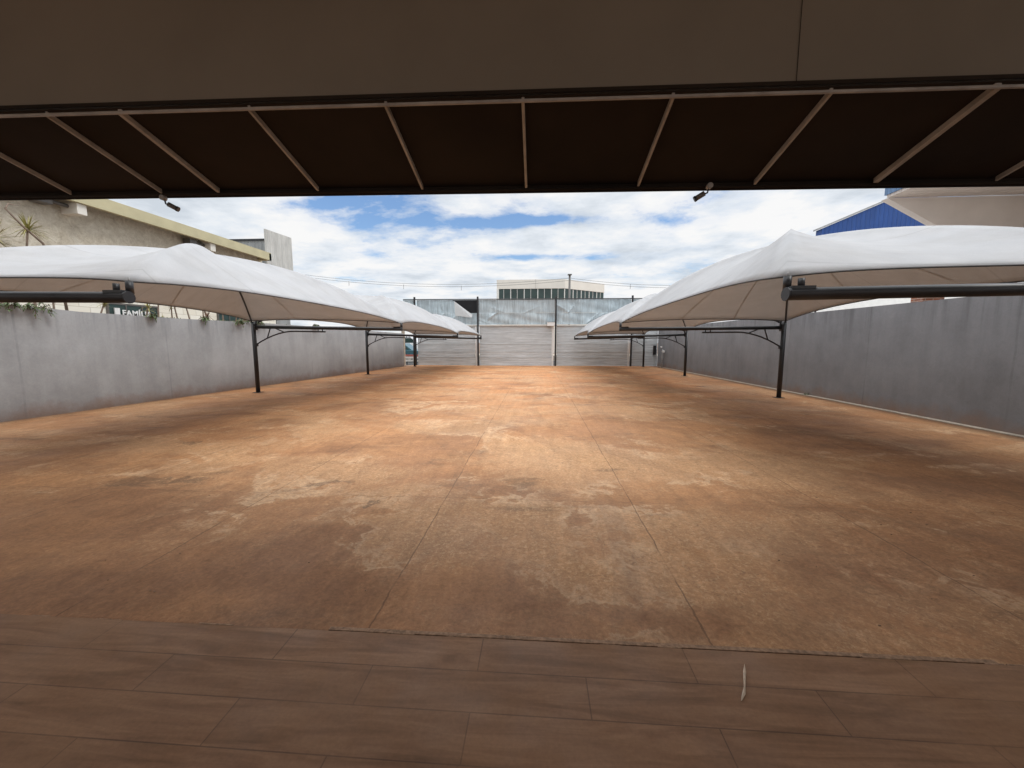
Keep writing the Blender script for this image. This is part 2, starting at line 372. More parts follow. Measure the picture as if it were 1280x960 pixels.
# ------------------------------------------------------------------ carport frames
def frame(px, py, tipx, zp, zt, label, side, near=False):
    s = 1 if tipx > px else -1
    t = thing('carport_frame', label, 'carport frame', (px,py,0), 'cantilever carport frames of the %s row' % side)
    MB().tube([(px,py,0),(px,py,zp+.16)], .06, 14).build('post', M['black'], t)
    MB().box(px-.11,px+.11,py-.11,py+.11,0,.012).build('base_plate', M['black'], t)
    # arm
    ra = .061 if near else .052
    MB().tube([(px+s*.05,py,zp),(tipx,py,zt)], ra, 16).build('arm', M['black'], t, 0)
    # collar, plates
    c = MB(); c.box(px+s*.06-.03,px+s*.06+.03,py-.07,py+.07,zp-.1,zp+.09); c.box(px+s*.10-.02,px+s*.10+.02,py-.02,py+.02,zp+.05,zp+.2)
    c.build('collar', M['black'], t, .006)
    # curved brace with two little struts
    L = abs(tipx-px); ze = zp+(zt-zp)*.49; xe = px+s*L*.49
    pts = []
    for i in range(13):
        u = i/12; xx = px+s*.05+s*(L*.49-.05)*u
        arm = zp+(zt-zp)*((xx-px)/(tipx-px))
        drop = .115+.43*max(0, 1-u/.55)**1.8
        pts.append((xx,py,arm-drop))
    b = MB(); b.tube(pts, .021, 8)
    def strut(u0, u1):
        i = int(u0*12); p = pts[i]; xx = px+s*L*.49*u1; arm = zp+(zt-zp)*((xx-px)/(tipx-px))
        b.tube([p,(xx,py,arm)], .017, 6)
    strut(.17,.24); strut(.42,.27)
    for q in (.96,.9): 
        xx = px+s*L*.49*q; arm = zp+(zt-zp)*((xx-px)/(tipx-px)); b.tube([(xx,py,arm-.125),(xx,py,arm)], .014, 6)
    b.box(px+s*.06-.035,px+s*.06+.035,py-.035,py+.035,zp-.6,zp-.52)
    b.build('brace', M['black'], t)
    # tip bracket
    k = MB(); x2 = tipx-s*.02
    k.box(min(x2,x2-s*.22)-.0,max(x2,x2-s*.22),py-.05,py+.09,zt+.045,zt+.075)
    k.tube([(tipx-s*.03,py+.05,zt+.05),(tipx-s*.03,py+.05,zt+.18)], .036, 12)
    if near: k.tube([(tipx-s*.13,py,zt+.06),(tipx-s*.13,py,zt+.15)], .03, 12)
    k.tube([(tipx,py,zt),(tipx+s*.012,py,zt)], ra+.006, 16)
    k.build('tip_bracket', M['black'], t)
    m = MB(); m.tube([(tipx-s*.03,py+.05,zt+.18),(tipx-s*.03,py+.05,zt+.22)], .008, 6); m.build('shackle', M['grey'], t)
    return t
LF = [(-9.35,4.0,-4.47,2.13,2.08,1.35),(-8.8,11.5,-4.10,2.05,1.97,0),(-8.29,18.3,-3.80,1.95,1.82,0),(-7.93,24.4,-3.57,1.88,1.79,0)]
RF = [(6.95,4.0,2.42,2.12,2.06,0),(6.9,11.4,2.36,1.99,1.95,0),(6.86,18.4,2.33,1.91,1.80,0),(6.72,25.0,2.33,1.88,1.76,0)]
names = ['nearest the porch, with the thickest arm', 'second from the porch, the nearest whole post', 'third from the porch', 'last of the row, beside the metal fence']
for i, f in enumerate(LF): frame(*f[:5], 'black frame of the left carport row, '+names[i], 'left', i == 0)
for i, f in enumerate(RF): frame(*f[:5], 'black frame of the right carport row, '+names[i], 'right', i == 0)

# ------------------------------------------------------------------ membranes
def canopy(a, b, zc, label, side, p=2.1, d=(.12,.045,.135,.07), seed=0):
    s = 1 if a[2] > a[0] else -1
    cs = [Vector((a[2]-s*.03,a[1]+.08,a[4]+.19)), Vector((b[2]-s*.03,b[1]-.06,b[4]+.19)), Vector((b[0],b[1]-.05,b[3]+.19)), Vector((a[0],a[1]+.1,a[3]+.19))]
    C = sum(cs, Vector())/4; C.z = zc
    t = thing('shade_canopy', label, 'canopy', (C.x,C.y,0), 'white tensioned canopies of the %s row' % side)
    def arch(c, r):
        return Vector((C.x+(c.x-C.x)*r, C.y+(c.y-C.y)*r, C.z-(C.z-c.z)*r**p))
    def surf(i, r, u):
        c0, c1 = cs[i], cs[(i+1)%4]; k = 4*u*(1-u)
        rr = r*(1-d[i]*k*r)
        q0, q1 = arch(c0, rr), arch(c1, rr)
        v = q0.lerp(q1, u); v.z -= .80*k*rr*(1.02-rr)
        return v
    m = MB(); nr, nu = 22, 20; grid = {}
    cv = m.bm.verts.new(C)
    for i in range(4):
        for j in range(1, nr+1):
            for q in range(nu):
                grid[i,j,q] = m.bm.verts.new(surf(i, j/nr, q/nu))
    def G(i,j,q): return grid[(i+1)%4,j,0] if q == nu else grid[i,j,q]
    for i in range(4):
        for q in range(nu):
            m.bm.faces.new([cv,G(i,1,q),G(i,1,q+1)])
            for j in range(1,nr): m.bm.faces.new([G(i,j,q),G(i,j+1,q),G(i,j+1,q+1),G(i,j,q+1)])
    for f in m.bm.faces: f.smooth = True
    mem = m.build('membrane', M['fabric'], t)
    so = mem.modifiers.new('thick', 'SOLIDIFY'); so.thickness = .006; so.offset = -1
    for k in (0,1):
        path = []
        for r in [x/14 for x in range(14,0,-1)]: path.append(arch(cs[k],r*.94)-Vector((0,0,.035+.05*r)))
        path.append(C-Vector((0,0,.03)))
        for r in [x/14 for x in range(1,15)]: path.append(arch(cs[k+2],r*(.985))-Vector((0,0,.035+.05*r)))
        MB().tube(path, .022, 8).build('arch_tube', M['black'], t)
    e = MB()
    for i in range(4):
        e.tube([surf(i,1,q/16)-Vector((0,0,.012)) for q in range(17)], .009, 6)
    e.build('edge_cable', M['cable'], t)
    # flap seam lines: narrow doubled strips of fabric along the panel joints
    for i in range(4):
        for u in (.35,.68):
            sm = MB()
            for j in range(4,20):
                a0, a1 = surf(i,j/20,u), surf(i,(j+1)/20,u)
                dd = (surf(i,1,min(1,u+.01))-surf(i,1,u)).normalized()*.018
                sm.face([a0-dd-Vector((0,0,.012)),a0+dd-Vector((0,0,.012)),a1+dd-Vector((0,0,.012)),a1-dd-Vector((0,0,.012))])
            sm.build('seam', M['fabric'], t)
    return t
cn = ['nearest the porch and largest in view', 'middle one of its row', 'farthest, next to the metal fence']
for i, z in enumerate((3.40,3.36,3.12)): canopy(LF[i], LF[i+1], z, 'white domed fabric canopy of the left carport row, '+cn[i], 'left')
for i, z in enumerate((3.46,3.34,3.26)): canopy(RF[i], RF[i+1], z, 'white domed fabric canopy of the right carport row, '+cn[i], 'right')

# ------------------------------------------------------------------ sheet metal fence
FY = 25.55
t = thing('metal_fence', 'tall weathered sheet metal fence with roller shutters closing the far end of the yard', 'fence', (0,FY,0))
for x in (-8.16,-3.94,1.16,6.02): MB().box(x-.055,x+.055,FY-.17,FY-.06,-.02,4.52).build('post', M['black'], t, .008)
MB().tube([(-8.96,FY-.03,4.37),(-3,FY-.03,4.36),(3,FY-.03,4.35),(7.4,FY-.03,4.33)], .03, 8).build('top_rail', M['black'], t)
MB().box(-8.9,8.0,FY-.09,FY-.02,2.60,2.70).build('header_rail', M['rail'], t, .006)
def sheet(x0, x1, z0, z1, cut=None, nm='sheet', amp=.05, seed=0):
    m = MB(); nx = max(6, int((x1-x0)/.09)); nz = 12; vs = {}
    rnd = random.Random(seed); folds = [(rnd.uniform(x0,x1), rnd.uniform(z0,z1), rnd.uniform(-1.2,1.2), rnd.uniform(.4,1)) for _ in range(4)]
    for i in range(nx+1):
        for j in range(nz+1):
            x = x0+(x1-x0)*i/nx; z = z0+(z1-z0)*j/nz
            y = amp*.35*math.sin(x*7.1+seed)+amp*.2*math.sin(z*9+x*2.3+seed)
            for fx, fz, an, am in folds:
                dd = (x-fx)*math.cos(an)+(z-fz)*math.sin(an); al = -(x-fx)*math.sin(an)+(z-fz)*math.cos(an)
                y -= amp*am*math.exp(-abs(dd)/.05)*math.exp(-al*al/.5)
            vs[i,j] = m.bm.verts.new((x,FY+.02+y,z))
    for i in range(nx):
        for j in range(nz):
            if cut and cut(x0+(x1-x0)*(i+.5)/nx, z0+(z1-z0)*(j+.5)/nz): continue
            f = m.bm.faces.new([vs[i,j],vs[i+1,j],vs[i+1,j+1],vs[i,j+1]])
    o = m.build(nm, M['galv'], t); so = o.modifiers.new('t','SOLIDIFY'); so.thickness = .004
    return o
hole = lambda x, z: x > -5.72+(4.36-z)*1.1 and x < -4.02
sheet(-8.96,-8.14,3.48,4.33, seed=1); sheet(-8.06,-4.0,3.48,4.33, cut=hole, seed=2, amp=.03); sheet(-3.9,1.10,3.47,4.32, seed=3, amp=.035); sheet(1.2,5.96,3.46,4.31, seed=4, amp=.07); sheet(6.08,7.9,3.46,4.30, seed=5)
sheet(-8.96,-8.14,2.70,3.47, seed=6); sheet(-8.06,-4.0,2.72,3.47, seed=7, amp=.08); sheet(-3.9,1.10,2.72,3.46, seed=8, amp=.09); sheet(1.2,5.96,2.72,3.45, seed=9, amp=.08); sheet(6.08,7.9,2.72,3.45, seed=10)
MB().box(-5.85,-3.98,FY+.16,FY+.19,3.4,4.34).build('dark_opening_sheet', M['darkmesh'], t)  # near-black sheet painting the darkness of the torn opening
MB().prism([(-5.5,FY-.16,4.24),(-5.46,FY-.05,3.30),(-4.35,FY-.20,3.16),(-4.28,FY-.18,3.34)], (0,.006,.0)).build('torn_flap', M['foil'], t)
def shutter(x0, x1):
    m = MB(); pz = 0.02; prof = []
    while pz < 2.6:
        prof += [(0,pz),(-.018,pz+.012),(-.018,pz+.055),(0,pz+.067)]; pz += .075
    a = [(m.bm.verts.new((x0,FY+y,z)), m.bm.verts.new((x1,FY+y,z))) for y, z in prof]
    for i in range(len(a)-1): m.bm.faces.new([a[i][0],a[i][1],a[i+1][1],a[i+1][0]])
    o = m.build('roller_shutter', M['shutter'], t)
    for z in (.02,.55,.93,1.45):
        b = MB().box(x0,x1,FY-.032,FY-.019,z,z+.03).build('slat_rib', M['shutter'], o); b.location = (0,0,0)
    return o
for x0, x1 in ((-8.04,-4.14),(-3.86,.92),(1.24,5.84),(6.1,7.72)): shutter(x0, x1)
for x in (-4.07,.98,5.9): MB().box(x-.05,x+.05,FY-.05,FY-.01,0,2.6).build('guide_channel', M['white'], t)
bx = thing('motor_box', 'small white box fixed beside the third fence post above the shutters', 'box', (.85,FY-.2,2.6))
MB().box(.60,1.09,FY-.3,FY-.1,2.60,2.84).build('casing', M['white'], bx, .015)
MB().box(.585,1.095,FY-.31,FY-.09,2.84,2.862).build('lid', M['grey'], bx, .004)

# standpipe and slot at the far right corner
t = thing('standpipe', 'thin grey standpipe with white taps near the far right corner', 'pipe', (7.68,24.3,0))
MB().tube([(7.66,24.3,0),(7.66,24.3,1.12)], .035, 8).build('pipe', M['grey'], t)
MB().tube([(7.66,24.22,1.0),(7.66,24.08,1.0)], .075, 10).build('meter_cap', M['white'], t)
MB().tube([(7.56,24.3,1.27),(7.56,24.2,1.27)], .045, 10).build('tap', M['white'], t)
t = thing('meter_slot', 'dark narrow recess box where the fence meets the right wall', 'meter box', (7.6,25.3,.8))
MB().box(7.42,7.6,25.36,25.44,.75,1.35).build('box', M['darkmesh'], t, .01)

# ------------------------------------------------------------------ cars and kerb beyond the gap
def car(x, y, paint, label):
    t = thing('parked_car', label, 'car', (x,y,-.05))
    def prof(pts, w0, w1, nm, mat, par, bev=.05):
        m = MB(); m.prism([(x+a,y-w0,z-.05) for a, z in pts], (0,w0+w1,0)); return m.build(nm, mat, par, bev)
    body = prof([(-2.15,.32),(2.15,.32),(2.2,.62),(2.1,.85),(1.2,.98),(-2.1,1.02),(-2.2,.6)], .86, .86, 'body', M[paint], t)
    cab = prof([(-2.05,1.0),(1.15,.97),(.45,1.5),(-1.75,1.54)], .76, .76, 'cabin', M[paint], t)
    for sy in (-1, 1):
        m = MB(); yy = y+sy*.763
        for a0, a1, b0, b1 in ((-1.85,-.75,-1.68,-.75),(-.65,.85,-.65,.40)):
            m.prism([(x+a0,yy,.98),(x+a1,yy,.98),(x+b1,yy,1.37),(x+b0,yy,1.39)], (0,sy*.012,0))
        m.build('side_window', M['glass'], t)
        for wx in (-1.35,1.38):
            w = MB().tube([(x+wx,y+sy*.70,.27),(x+wx,y+sy*.89,.27)], .32, 20).build('wheel', M['tyre'], t)
            r = MB().tube([(x+wx,y+sy*.885,.27),(x+wx,y+sy*.9,.27)], .2, 16).build('rim', M['rim'], w); r.location = (0,0,0)
        MB().box(x+2.08,x+2.19,y+sy*.62-.17,y+sy*.62+.17,.58,.74).build('headlight', M['lamp'], t, .03)
    return t
car(-11.2, 31.2, 'carb', 'dark teal car parked beyond the gap, in front of the white one')
c = car(-11.9, 35.5, 'carw', 'white car parked beyond the gap, behind the teal one')
c.location.z = .45
for o in c.children: pass
st2 = MB().box(-40,20,33.4,38.5,-.045,.40).build('raised_pavement', M['concrete']); struct(st2)
t = thing('barrier', 'low red and white striped barrier seen through the gap at the left of the fence', 'barrier', (-9.5,27.3,0))
MB().box(-10.6,-8.3,27.25,27.33,.38,.52).build('rail', M['kerbw'], t); MB().box(-10.6,-8.3,27.25,27.33,.54,.66).build('rail', M['kerbr'], t)
MB().box(-10.6,-8.3,27.25,27.33,.16,.30).build('rail', M['kerbw'], t)
for x in (-10.5,-9.45,-8.4): MB().box(x-.03,x+.03,27.335,27.39,-.05,.7).build('leg', M['black'], t)

# ------------------------------------------------------------------ left neighbour
t = thing('stucco_building', 'rough stucco building with ochre eaves and cream tiled base beyond the left wall', 'building', (-15,12,0))
MB().box(-24,-14.5,-4,19.9,3.6,6.02).build('wall', M['stucco'], t)
MB().box(-23.9,-14.44,-4.1,20.6,-.05,3.6).build('cladding', M['tile'], t)
f = MB(); f.box(-14.0,-13.86,-5,19.75,5.78,6.16); f.box(-24,-13.86,19.6,19.75,5.78,6.12); f.build('fascia', M['olive'], t)
rf = MB().box(-24,-14.0,-5,19.6,6.02,6.14).build('roof', M['roof'], t)
for y in (11.4,16.2):
    m = MB(); m.box(-14.5,-13.95,y-.13,y+.13,5.46,5.775); m.build('eave_beam', M['cream'], t, .01)
    b = MB(); b.box(-14.42,-14.1,y-.95,y-.6,5.55,5.77); b.tube([(-14.25,y-.6,5.68),(-14.25,y-.13,5.68)], .06, 8); b.build('eave_lamp', M['camh'], t, .02)
def window(x, y0, y1, z0, z1, nm='window', par=None, mull=3):
    w = MB().box(x-.1,x+.03,y0,y1,z0,z1).build(nm, M['glass'], par)
    m = MB(); 
    for a, b, c, d in ((y0-.05,y1+.05,z1,z1+.06),(y0-.05,y1+.05,z0-.06,z0),(y0-.05,y0,z0,z1),(y1,y1+.05,z0,z1)): m.box(x-.1,x+.05,a,b,c,d)
    for k in range(1,mull): yy = y0+(y1-y0)*k/mull; m.box(x+.031,x+.05,yy-.02,yy+.02,z0,z1)
    fr = m.build('frame', M['camh'], w); fr.location = (0,0,0); return w
w1 = window(-14.42,12.2,13.85,1.6,2.86, par=t); window(-14.42,16.7,18.5,1.6,2.84, par=t)
window(-14.42,19.0,20.3,1.7,2.5, par=t, mull=2)
def text(s, size, loc, rot, mat, nm, parent=None, ext=.01, cx='LEFT'):
    cu = bpy.data.curves.new(nm,'FONT'); cu.body = s; cu.size = size; cu.extrude = ext; cu.align_x = cx; cu.space_character = 1.08; cu.offset = .006
    tmp = bpy.data.objects.new(nm, cu); COL.objects.link(tmp)
    dg = bpy.context.evaluated_depsgraph_get(); me = bpy.data.meshes.new_from_object(tmp.evaluated_get(dg))
    bpy.data.objects.remove(tmp); o = bpy.data.objects.new(nm, me); COL.objects.link(o)
    me.materials.clear(); me.materials.append(mat)
    if parent: o.parent = parent
    o.matrix_basis = Matrix.Translation(Vector(loc)-(parent.location if parent else Vector())) @ rot
    return o
rotx = Matrix(((0,0,1,0),(1,0,0,0),(0,1,0,0),(0,0,0,1)))   # text reading along +Y, facing +X
tx = text('FAMÍLIA', .27, (-14.35,12.58,2.50), rotx, M['white'], 'sign_letters', t)
MB().box(-14.37,-14.33,12.34,12.5,2.35,2.74).build('sign_block', M['white'], t)

# far shed with grey and white corrugated sheets
t = thing('corrugated_shed', 'grey corrugated shed end behind the ochre eaves', 'shed', (-16,21,0))
MB().box(-24,-14.6,20.9,22.1,-.05,7.1).build('wall', M['greycor'], t)
MB().box(-24,-14.55,20.84,22.15,7.1,7.2).build('ridge_cap', M['black'], t)
o = MB().prism([(-14.5,20.2,4.2),(-14.5,22.4,4.2),(-14.5,22.4,7.62),(-14.5,20.2,7.52)], (.08,0,0)).build('hoarding', M['whitecor'])
tag(o, 'upright white corrugated panel standing at the end of the ochre eaves', 'panel')

# ------------------------------------------------------------------ dracaenas and creepers on the left
def blade(m, o, d, L, w, droop):
    d = Vector(d).normalized(); side = d.cross(Vector((0,0,1)))
    if side.length < .1: side = Vector((1,0,0))
    side.normalize(); prev = None
    for i in range(6):
        u = i/5; p = Vector(o)+d*L*u-Vector((0,0,1))*droop*L*u*u
        ww = w*(1-u)**.7*(.5+u if u < .5 else 1)+.0008
        cur = (m.bm.verts.new(p-side*ww), m.bm.verts.new(p+side*ww))
        if prev: f = m.bm.faces.new([prev[0],prev[1],cur[1],cur[0]])
        prev = cur
def dracaena(x, y, h, label, mat='yucca', heads=1, lean=(0,0), n=46, L=.42, curve=.12):
    t = thing('dracaena', label, 'plant', (x,y,0), 'spiky plants behind the left wall')
    for k in range(heads):
        a = random.uniform(0,6.28); off = (0 if k == 0 else .25)
        tx, ty = x+lean[0]+off*math.cos(a), y+lean[1]+off*math.sin(a); hh = h-(0 if k == 0 else random.uniform(.3,.6))
        pts = []
        for i in range(9):
            u = i/8; pts.append((x+(tx-x)*u**1.6+curve*math.sin(u*5+x)*u, y+(ty-y)*u**1.6+curve*math.sin(u*4+y)*u, hh*u))
        MB().tube(pts, [.034-.016*i/8 for i in range(9)], 7).build('trunk', M['bark'], t)
        m = MB(); top = pts[-1]
        for q in range(n):
            az = random.uniform(0,6.283); el = random.uniform(-.25,1.4)
            blade(m, (top[0],top[1],top[2]-random.uniform(0,.1)), (math.cos(az)*math.cos(el),math.sin(az)*math.cos(el),math.sin(el)), L*random.uniform(.7,1.1), .014, random.uniform(.1,.5))
        m.build('leaf_head', M[mat], t)
    return t
dracaena(-11.75,8.5,4.22,'tall spiky plant whose head stands alone against the stucco wall', n=80, L=.5)
dracaena(-11.75,7.95,3.85,'bushy spiky plant at the left picture edge against the stucco wall', n=110, heads=2, L=.6)
lab = ['thin leaning stem with a small head above the left wall', 'spiky yellowish plant in front of the lettered window', 'slim reddish plant above the middle of the left wall']
pl = [(-11.6,10.55,2.62,'yucca',1),(-11.8,9.0,2.9,'redleaf',1),(-11.6,9.5,2.6,'yucca',1),(-11.7,11.2,3.0,'redleaf',1),(-11.7,11.75,2.72,'yucca',2),(-11.8,12.15,3.0,'redleaf',1),(-11.7,12.6,3.1,'yucca',1),(-11.6,13.0,2.85,'redleaf',2),(-11.75,13.35,3.1,'redleaf',1),(-11.65,13.6,3.0,'yucca',1),(-11.7,14.0,3.05,'yucca',1),(-11.6,14.6,2.75,'redleaf',2)]
ord_ = ['the yellowish one before the lettered window','reddish, nearest the thick arm of the first frame','short one just left of the lettered window','thin reddish stem right of the lettered window','twin headed green one left of the middle','slender reddish stem in the middle of the row','green with a bare curved stem','twin headed reddish one','straight reddish stem among the thick cluster','green one in the thick cluster','green one just left of the small dark window','reddish one in front of the small dark window']
for (x,y,h,mt,hd), lb in zip(pl, ord_): dracaena(x,y,h,'spiky plant above the left wall, '+lb, mt, hd, (random.uniform(-.15,.15),random.uniform(-.25,.25)), 36, .3)
# curved dry stem
o = MB().tube([(-11.6,8.9,2.2),(-11.62,8.85,3.3),(-11.65,8.62,3.9),(-11.66,8.3,4.2),(-11.67,8.05,4.5),(-11.68,8.12,4.62),(-11.68,8.3,4.64)], [.03,.028,.024,.02,.017,.012,.006], 7).build('bare_branch', M['bark'])
tag(o, 'bare curving branch rising beside the tall spiky plant', 'branch')
def creeper(y, size, drop, label):
    x = wl(y)+.02; t = thing('creeper', label, 'creeper', (x,y,2.33), 'creepers hanging over the left wall')
    m = MB(); s = MB()
    for k in range(int(5+size*14)):
        az = random.uniform(-1.2,1.2); ln = size*random.uniform(.4,1)
        o = Vector((x-.1+random.uniform(0,.1), y+random.uniform(-size,size)*.5, wz(y)-.02+random.uniform(0,.05)))
        e = o+Vector((.14+random.uniform(0,.05), math.sin(az)*ln*.7, -drop*random.uniform(.0,1)))
        mid = (o+e)/2+Vector((.05,0,.08)); s.tube([o,mid,e], .006, 5)
        for q in range(16):
            u = random.random(); p = o.lerp(mid, u*2) if u < .5 else mid.lerp(e, u*2-1)
            blade(m, p, (random.uniform(-.1,1),random.uniform(-1,1),random.uniform(-.7,.7)), random.uniform(.04,.11), .018, .4)
    s.build('stem', M['bark'], t); m.build('foliage', M['leafy'], t)
creeper(7.05,.3,.16,'small leafy tuft at the left picture edge on top of the left wall'); creeper(7.5,.42,.26,'leafy creeper hanging down below the thick arm of the first left frame')
creeper(9.75,.16,.1,'small tuft hanging below the lettered window'); creeper(11.2,.14,.08,'tiny tuft under the thin stems'); creeper(12.5,.55,.22,'thick green creeper left of the second frame post'); creeper(13.2,.42,.2,'green creeper hanging just beside the second frame post')
creeper(16.2,.35,.0,'leafy sprig rising behind the arm of the second left frame')
m = MB()
for k in range(1500):
    y = random.uniform(5.5,17); 
    if math.sin(y*2.7)+math.sin(y*1.13+1)+random.uniform(-.6,.6) < .1: continue
    x = wl(y)-random.uniform(.0,.18)
    blade(m, (x,y,wz(y)-.01), (random.uniform(-.5,.6),random.uniform(-.7,.7),random.uniform(.2,1)), random.uniform(.02,.09), .012, .4)
o = m.build('wall_top_plants', M['leafy']); o['kind'] = 'stuff'; o['label'] = 'low ground cover growing along the top of the left wall'; o['category'] = 'ground cover'

# weeds at the wall foot
def weed(x, y, label):
    m = MB()
    for k in range(26): blade(m, (x+random.uniform(-.04,.04),y+random.uniform(-.1,.1),.0), (random.uniform(-.7,.2),random.uniform(-.7,.7),random.uniform(.4,1)), random.uniform(.06,.2), .01, .4)
    tag(m.build('weed', M['leafy']), label, 'weed')
weed(xr(12.0)-.05, 12.0, 'small weed at the foot of the right wall')

# ------------------------------------------------------------------ right neighbours
t = thing('blue_shed', 'shed with blue corrugated gable rising behind the right canopy', 'shed', (18,20,0))
MB().prism([(13.5,20,-.05),(22.5,20,-.05),(22.5,20,6.4),(17.6,20,8.7),(13.5,20,6.95)], (0,.4,0)).build('gable_wall', M['bluecor'], t)
MB().box(13.4,22.6,19.9,19.99,-.05,5.3).build('lower_wall', M['white'], t)
MB().box(13.38,13.49,19.9,20.4,-.05,5.3).build('side_wall', M['white'], t)
MB().prism([(13.4,19.95,6.93),(17.6,19.95,8.72),(17.6,19.95,8.80),(13.4,19.95,7.01)], (0,.5,0)).build('roof_edge', M['grey'], t)
t = thing('overhang_building', 'building with beige soffit and blue fascia jutting over the right wall', 'building', (12,9,0))
MB().box(9.6,17,-4,11.8,5.545,5.62).build('soffit', M['soffit'], t)
MB().box(9.57,17,-4.1,11.85,5.62,6.9).build('fascia', M['bluefas'], t)
MB().prism([(9.62,11.8,5.54),(17,11.8,5.54),(17,11.8,4.0),(12.4,11.8,4.0)], (0,.2,0)).build('sloped_wall', M['beige'], t)
MB().box(13.2,17,9.0,11.79,-.05,5.54).build('wall', M['beige'], t)
MB().box(11.3,14.8,10.2,10.35,5.46,5.54).build('soffit_lamp', M['camh'], t, .01)
MB().box(13.0,13.18,8.8,9.0,-.05,5.54).build('column', M['grey'], t)
# brick piers and screen
for i, (x, y, lb) in enumerate(((10.9,11.75,'slim red brick pier showing under the right arm'),(11.0,10.2,'wider red brick pier near the right picture edge'))):
    o = MB().box(x-.25,x+.3,y-.16,y+.2,-.05,4.0).build('brick_pier', M['brick']); tag(o, lb, 'pier')
o = MB().box(10.9,11.2,9.42,9.72,-.05,4.05).build('white_column', M['white'], None, .01); tag(o, 'white column beside the wider brick pier', 'column')
t = thing('ribbed_screen', 'grey ribbed metal screen at the right picture edge', 'screen', (11.2,8,0))
MB().box(11.3,11.36,6.0,9.4,-.05,4.0).build('sheet', M['grey'], t)
for k in range(12): MB().box(11.24,11.3,6.1+k*.28,6.16+k*.28,-.05,4.0).build('rib', M['white'], t)

# far power poles and wires on the right
def upole(x, y, h, label, arm=True):
    t = thing('utility_pole', label, 'pole', (x,y,0), 'utility poles beyond the yard')
    MB().tube([(x,y,-.05),(x,y,h)], [.13,.09], 10).build('shaft', M['concrete'] if arm else M['camh'], t)
    if arm: MB().box(x-.8,x+.8,y-.05,y+.05,h-.5,h-.4).build('crossarm', M['camh'], t)
    else: MB().box(x-.18,x+.18,y-.14,y+.14,h,h+.1).build('cap', M['camh'], t, .02)
    return t
upole(2.77,35,7.4,'dark slim pole standing before the cream building', False)
upole(26,28.5,4.6,'left of two poles far beyond the right wall'); upole(28,28.6,4.7,'right of two poles far beyond the right wall')
def wires(name, label, runs, spac, r=.012):
    t = thing(name, label, 'wires', runs[0][0])
    for a, b, sag in runs:
        a, b = Vector(a), Vector(b)
        MB().tube([a.lerp(b,i/16)-Vector((0,0,sag*4*(i/16)*(1-i/16))) for i in range(17)], r, 5).build('wire', M['cable'], t)
    for p in spac: MB().tube([(p[0],p[1],p[2]-.32),(p[0],p[1],p[2]+.1)], .022, 5).build('spacer', M['grey'], t)
wires('power_line', 'thin power line with spacers crossing the sky left of the cream building', [((-24,35,7.9+k*.2),(2.7,35,6.95+k*.2),.85) for k in (0,1)], [(-17.3,35,7.0),(-12.2,35,6.65),(-6.9,35,6.5)])
wires('power_line', 'thin power line sagging away right of the cream building', [((2.85,35,6.95+k*.2),(26,34,7.4+k*.2),1.0) for k in (0,1)], [(8.0,34.8,6.45),(13,34.5,6.35)])
wires('power_line', 'thin wires seen between the right wall and the canopy', [((20,24,3.6+k*.5),(40,32,4.4+k*.5),.3) for k in (0,1)], [])

# ------------------------------------------------------------------ cream building behind the fence
t = thing('cream_building', 'cream office building with a band of dark windows above the fence', 'building', (0,55,0))
A, B, Cc, D = (-5.8,55), (3.7,55), (10.0,60.2), (-5.8,66)
def slab(z0, z1, off, nm, mat):
    def o(p, dx, dy): return (p[0]+dx*off, p[1]+dy*off, z0)
    MB().prism([o(A,-1,-1),o(B,.35,-1),o(Cc,.9,-.2),(10.0,68,z0),o(D,-1,1)], (0,0,z1-z0)).build(nm, mat, t)
slab(8.95,10.2,.0,'parapet',M['cream']); slab(-.05,7.3,.0,'wall',M['cream']); slab(7.3,8.95,-.22,'inner_wall',M['darkmesh'])
MB().box(-5.82,-5.5,54.97,55.5,7.3,8.95).build('corner_pier', M['frame'], t); MB().box(-.35,-.33,54.985,55.0,8.96,10.2).build('panel_joint', M['camh'], t)
def band(p, q, n, ins):
    p, q = Vector((*p,0)), Vector((*q,0)); d = (q-p).normalized(); nrm = Vector((d.y,-d.x,0)); L = (q-p).length/n
    for k in range(n):
        a = p+d*(L*k+.09)-nrm*ins; b = p+d*(L*(k+1)-.04)-nrm*ins
        w = MB().prism([(a.x,a.y,7.32),(b.x,b.y,7.32),(b.x,b.y,8.93),(a.x,a.y,8.93)], -nrm*.05).build('window', M['glass'], t)
        a2 = p+d*(L*k)-nrm*(ins-.04); b2 = p+d*(L*k+(.12 if k%2 == 0 else .06))-nrm*(ins-.04)
        f = MB().prism([(a2.x,a2.y,7.31),(b2.x,b2.y,7.31),(b2.x,b2.y,8.94),(a2.x,a2.y,8.94)], -nrm*.06).build('frame', M['frame'], w); f.location = (0,0,0)
band(A, B, 10, .1); band(B, Cc, 10, .1)

# ------------------------------------------------------------------ porch we stand under
t = thing('porch_building', 'dark taupe porch lintel and ceiling overhead, above the awning', 'porch', (0,0,0))
MB().prism([(-8,2.765,3.338),(8,2.765,3.162),(8,2.765,4.6),(-8,2.765,4.6)], (0,.19,0)).build('lintel', M['fascia'], t)
MB().box(-8,8,-4.5,2.76,4.45,4.6).build('ceiling', M['ceiling'], t)  # unseen ceiling, toned pale and left open behind to bring light under the porch
for x in (-6.0,0.0,6.0): MB().box(x-.12,x+.12,-4.3,-4.06,.012,4.45).build('pillar', M['fascia'], t)
MB().box(1.628,1.631,2.757,2.76,3.24,4.45).build('joint', M['canvas'], t)
MB().prism([(-8,2.757,3.33),(8,2.757,3.154),(8,2.757,3.178),(-8,2.757,3.354)], (0,.006,0)).build('trim', M['canvas'], t)
AY0, AZ0, AY1, AZ1 = 2.76, 3.195, 3.62, 2.965
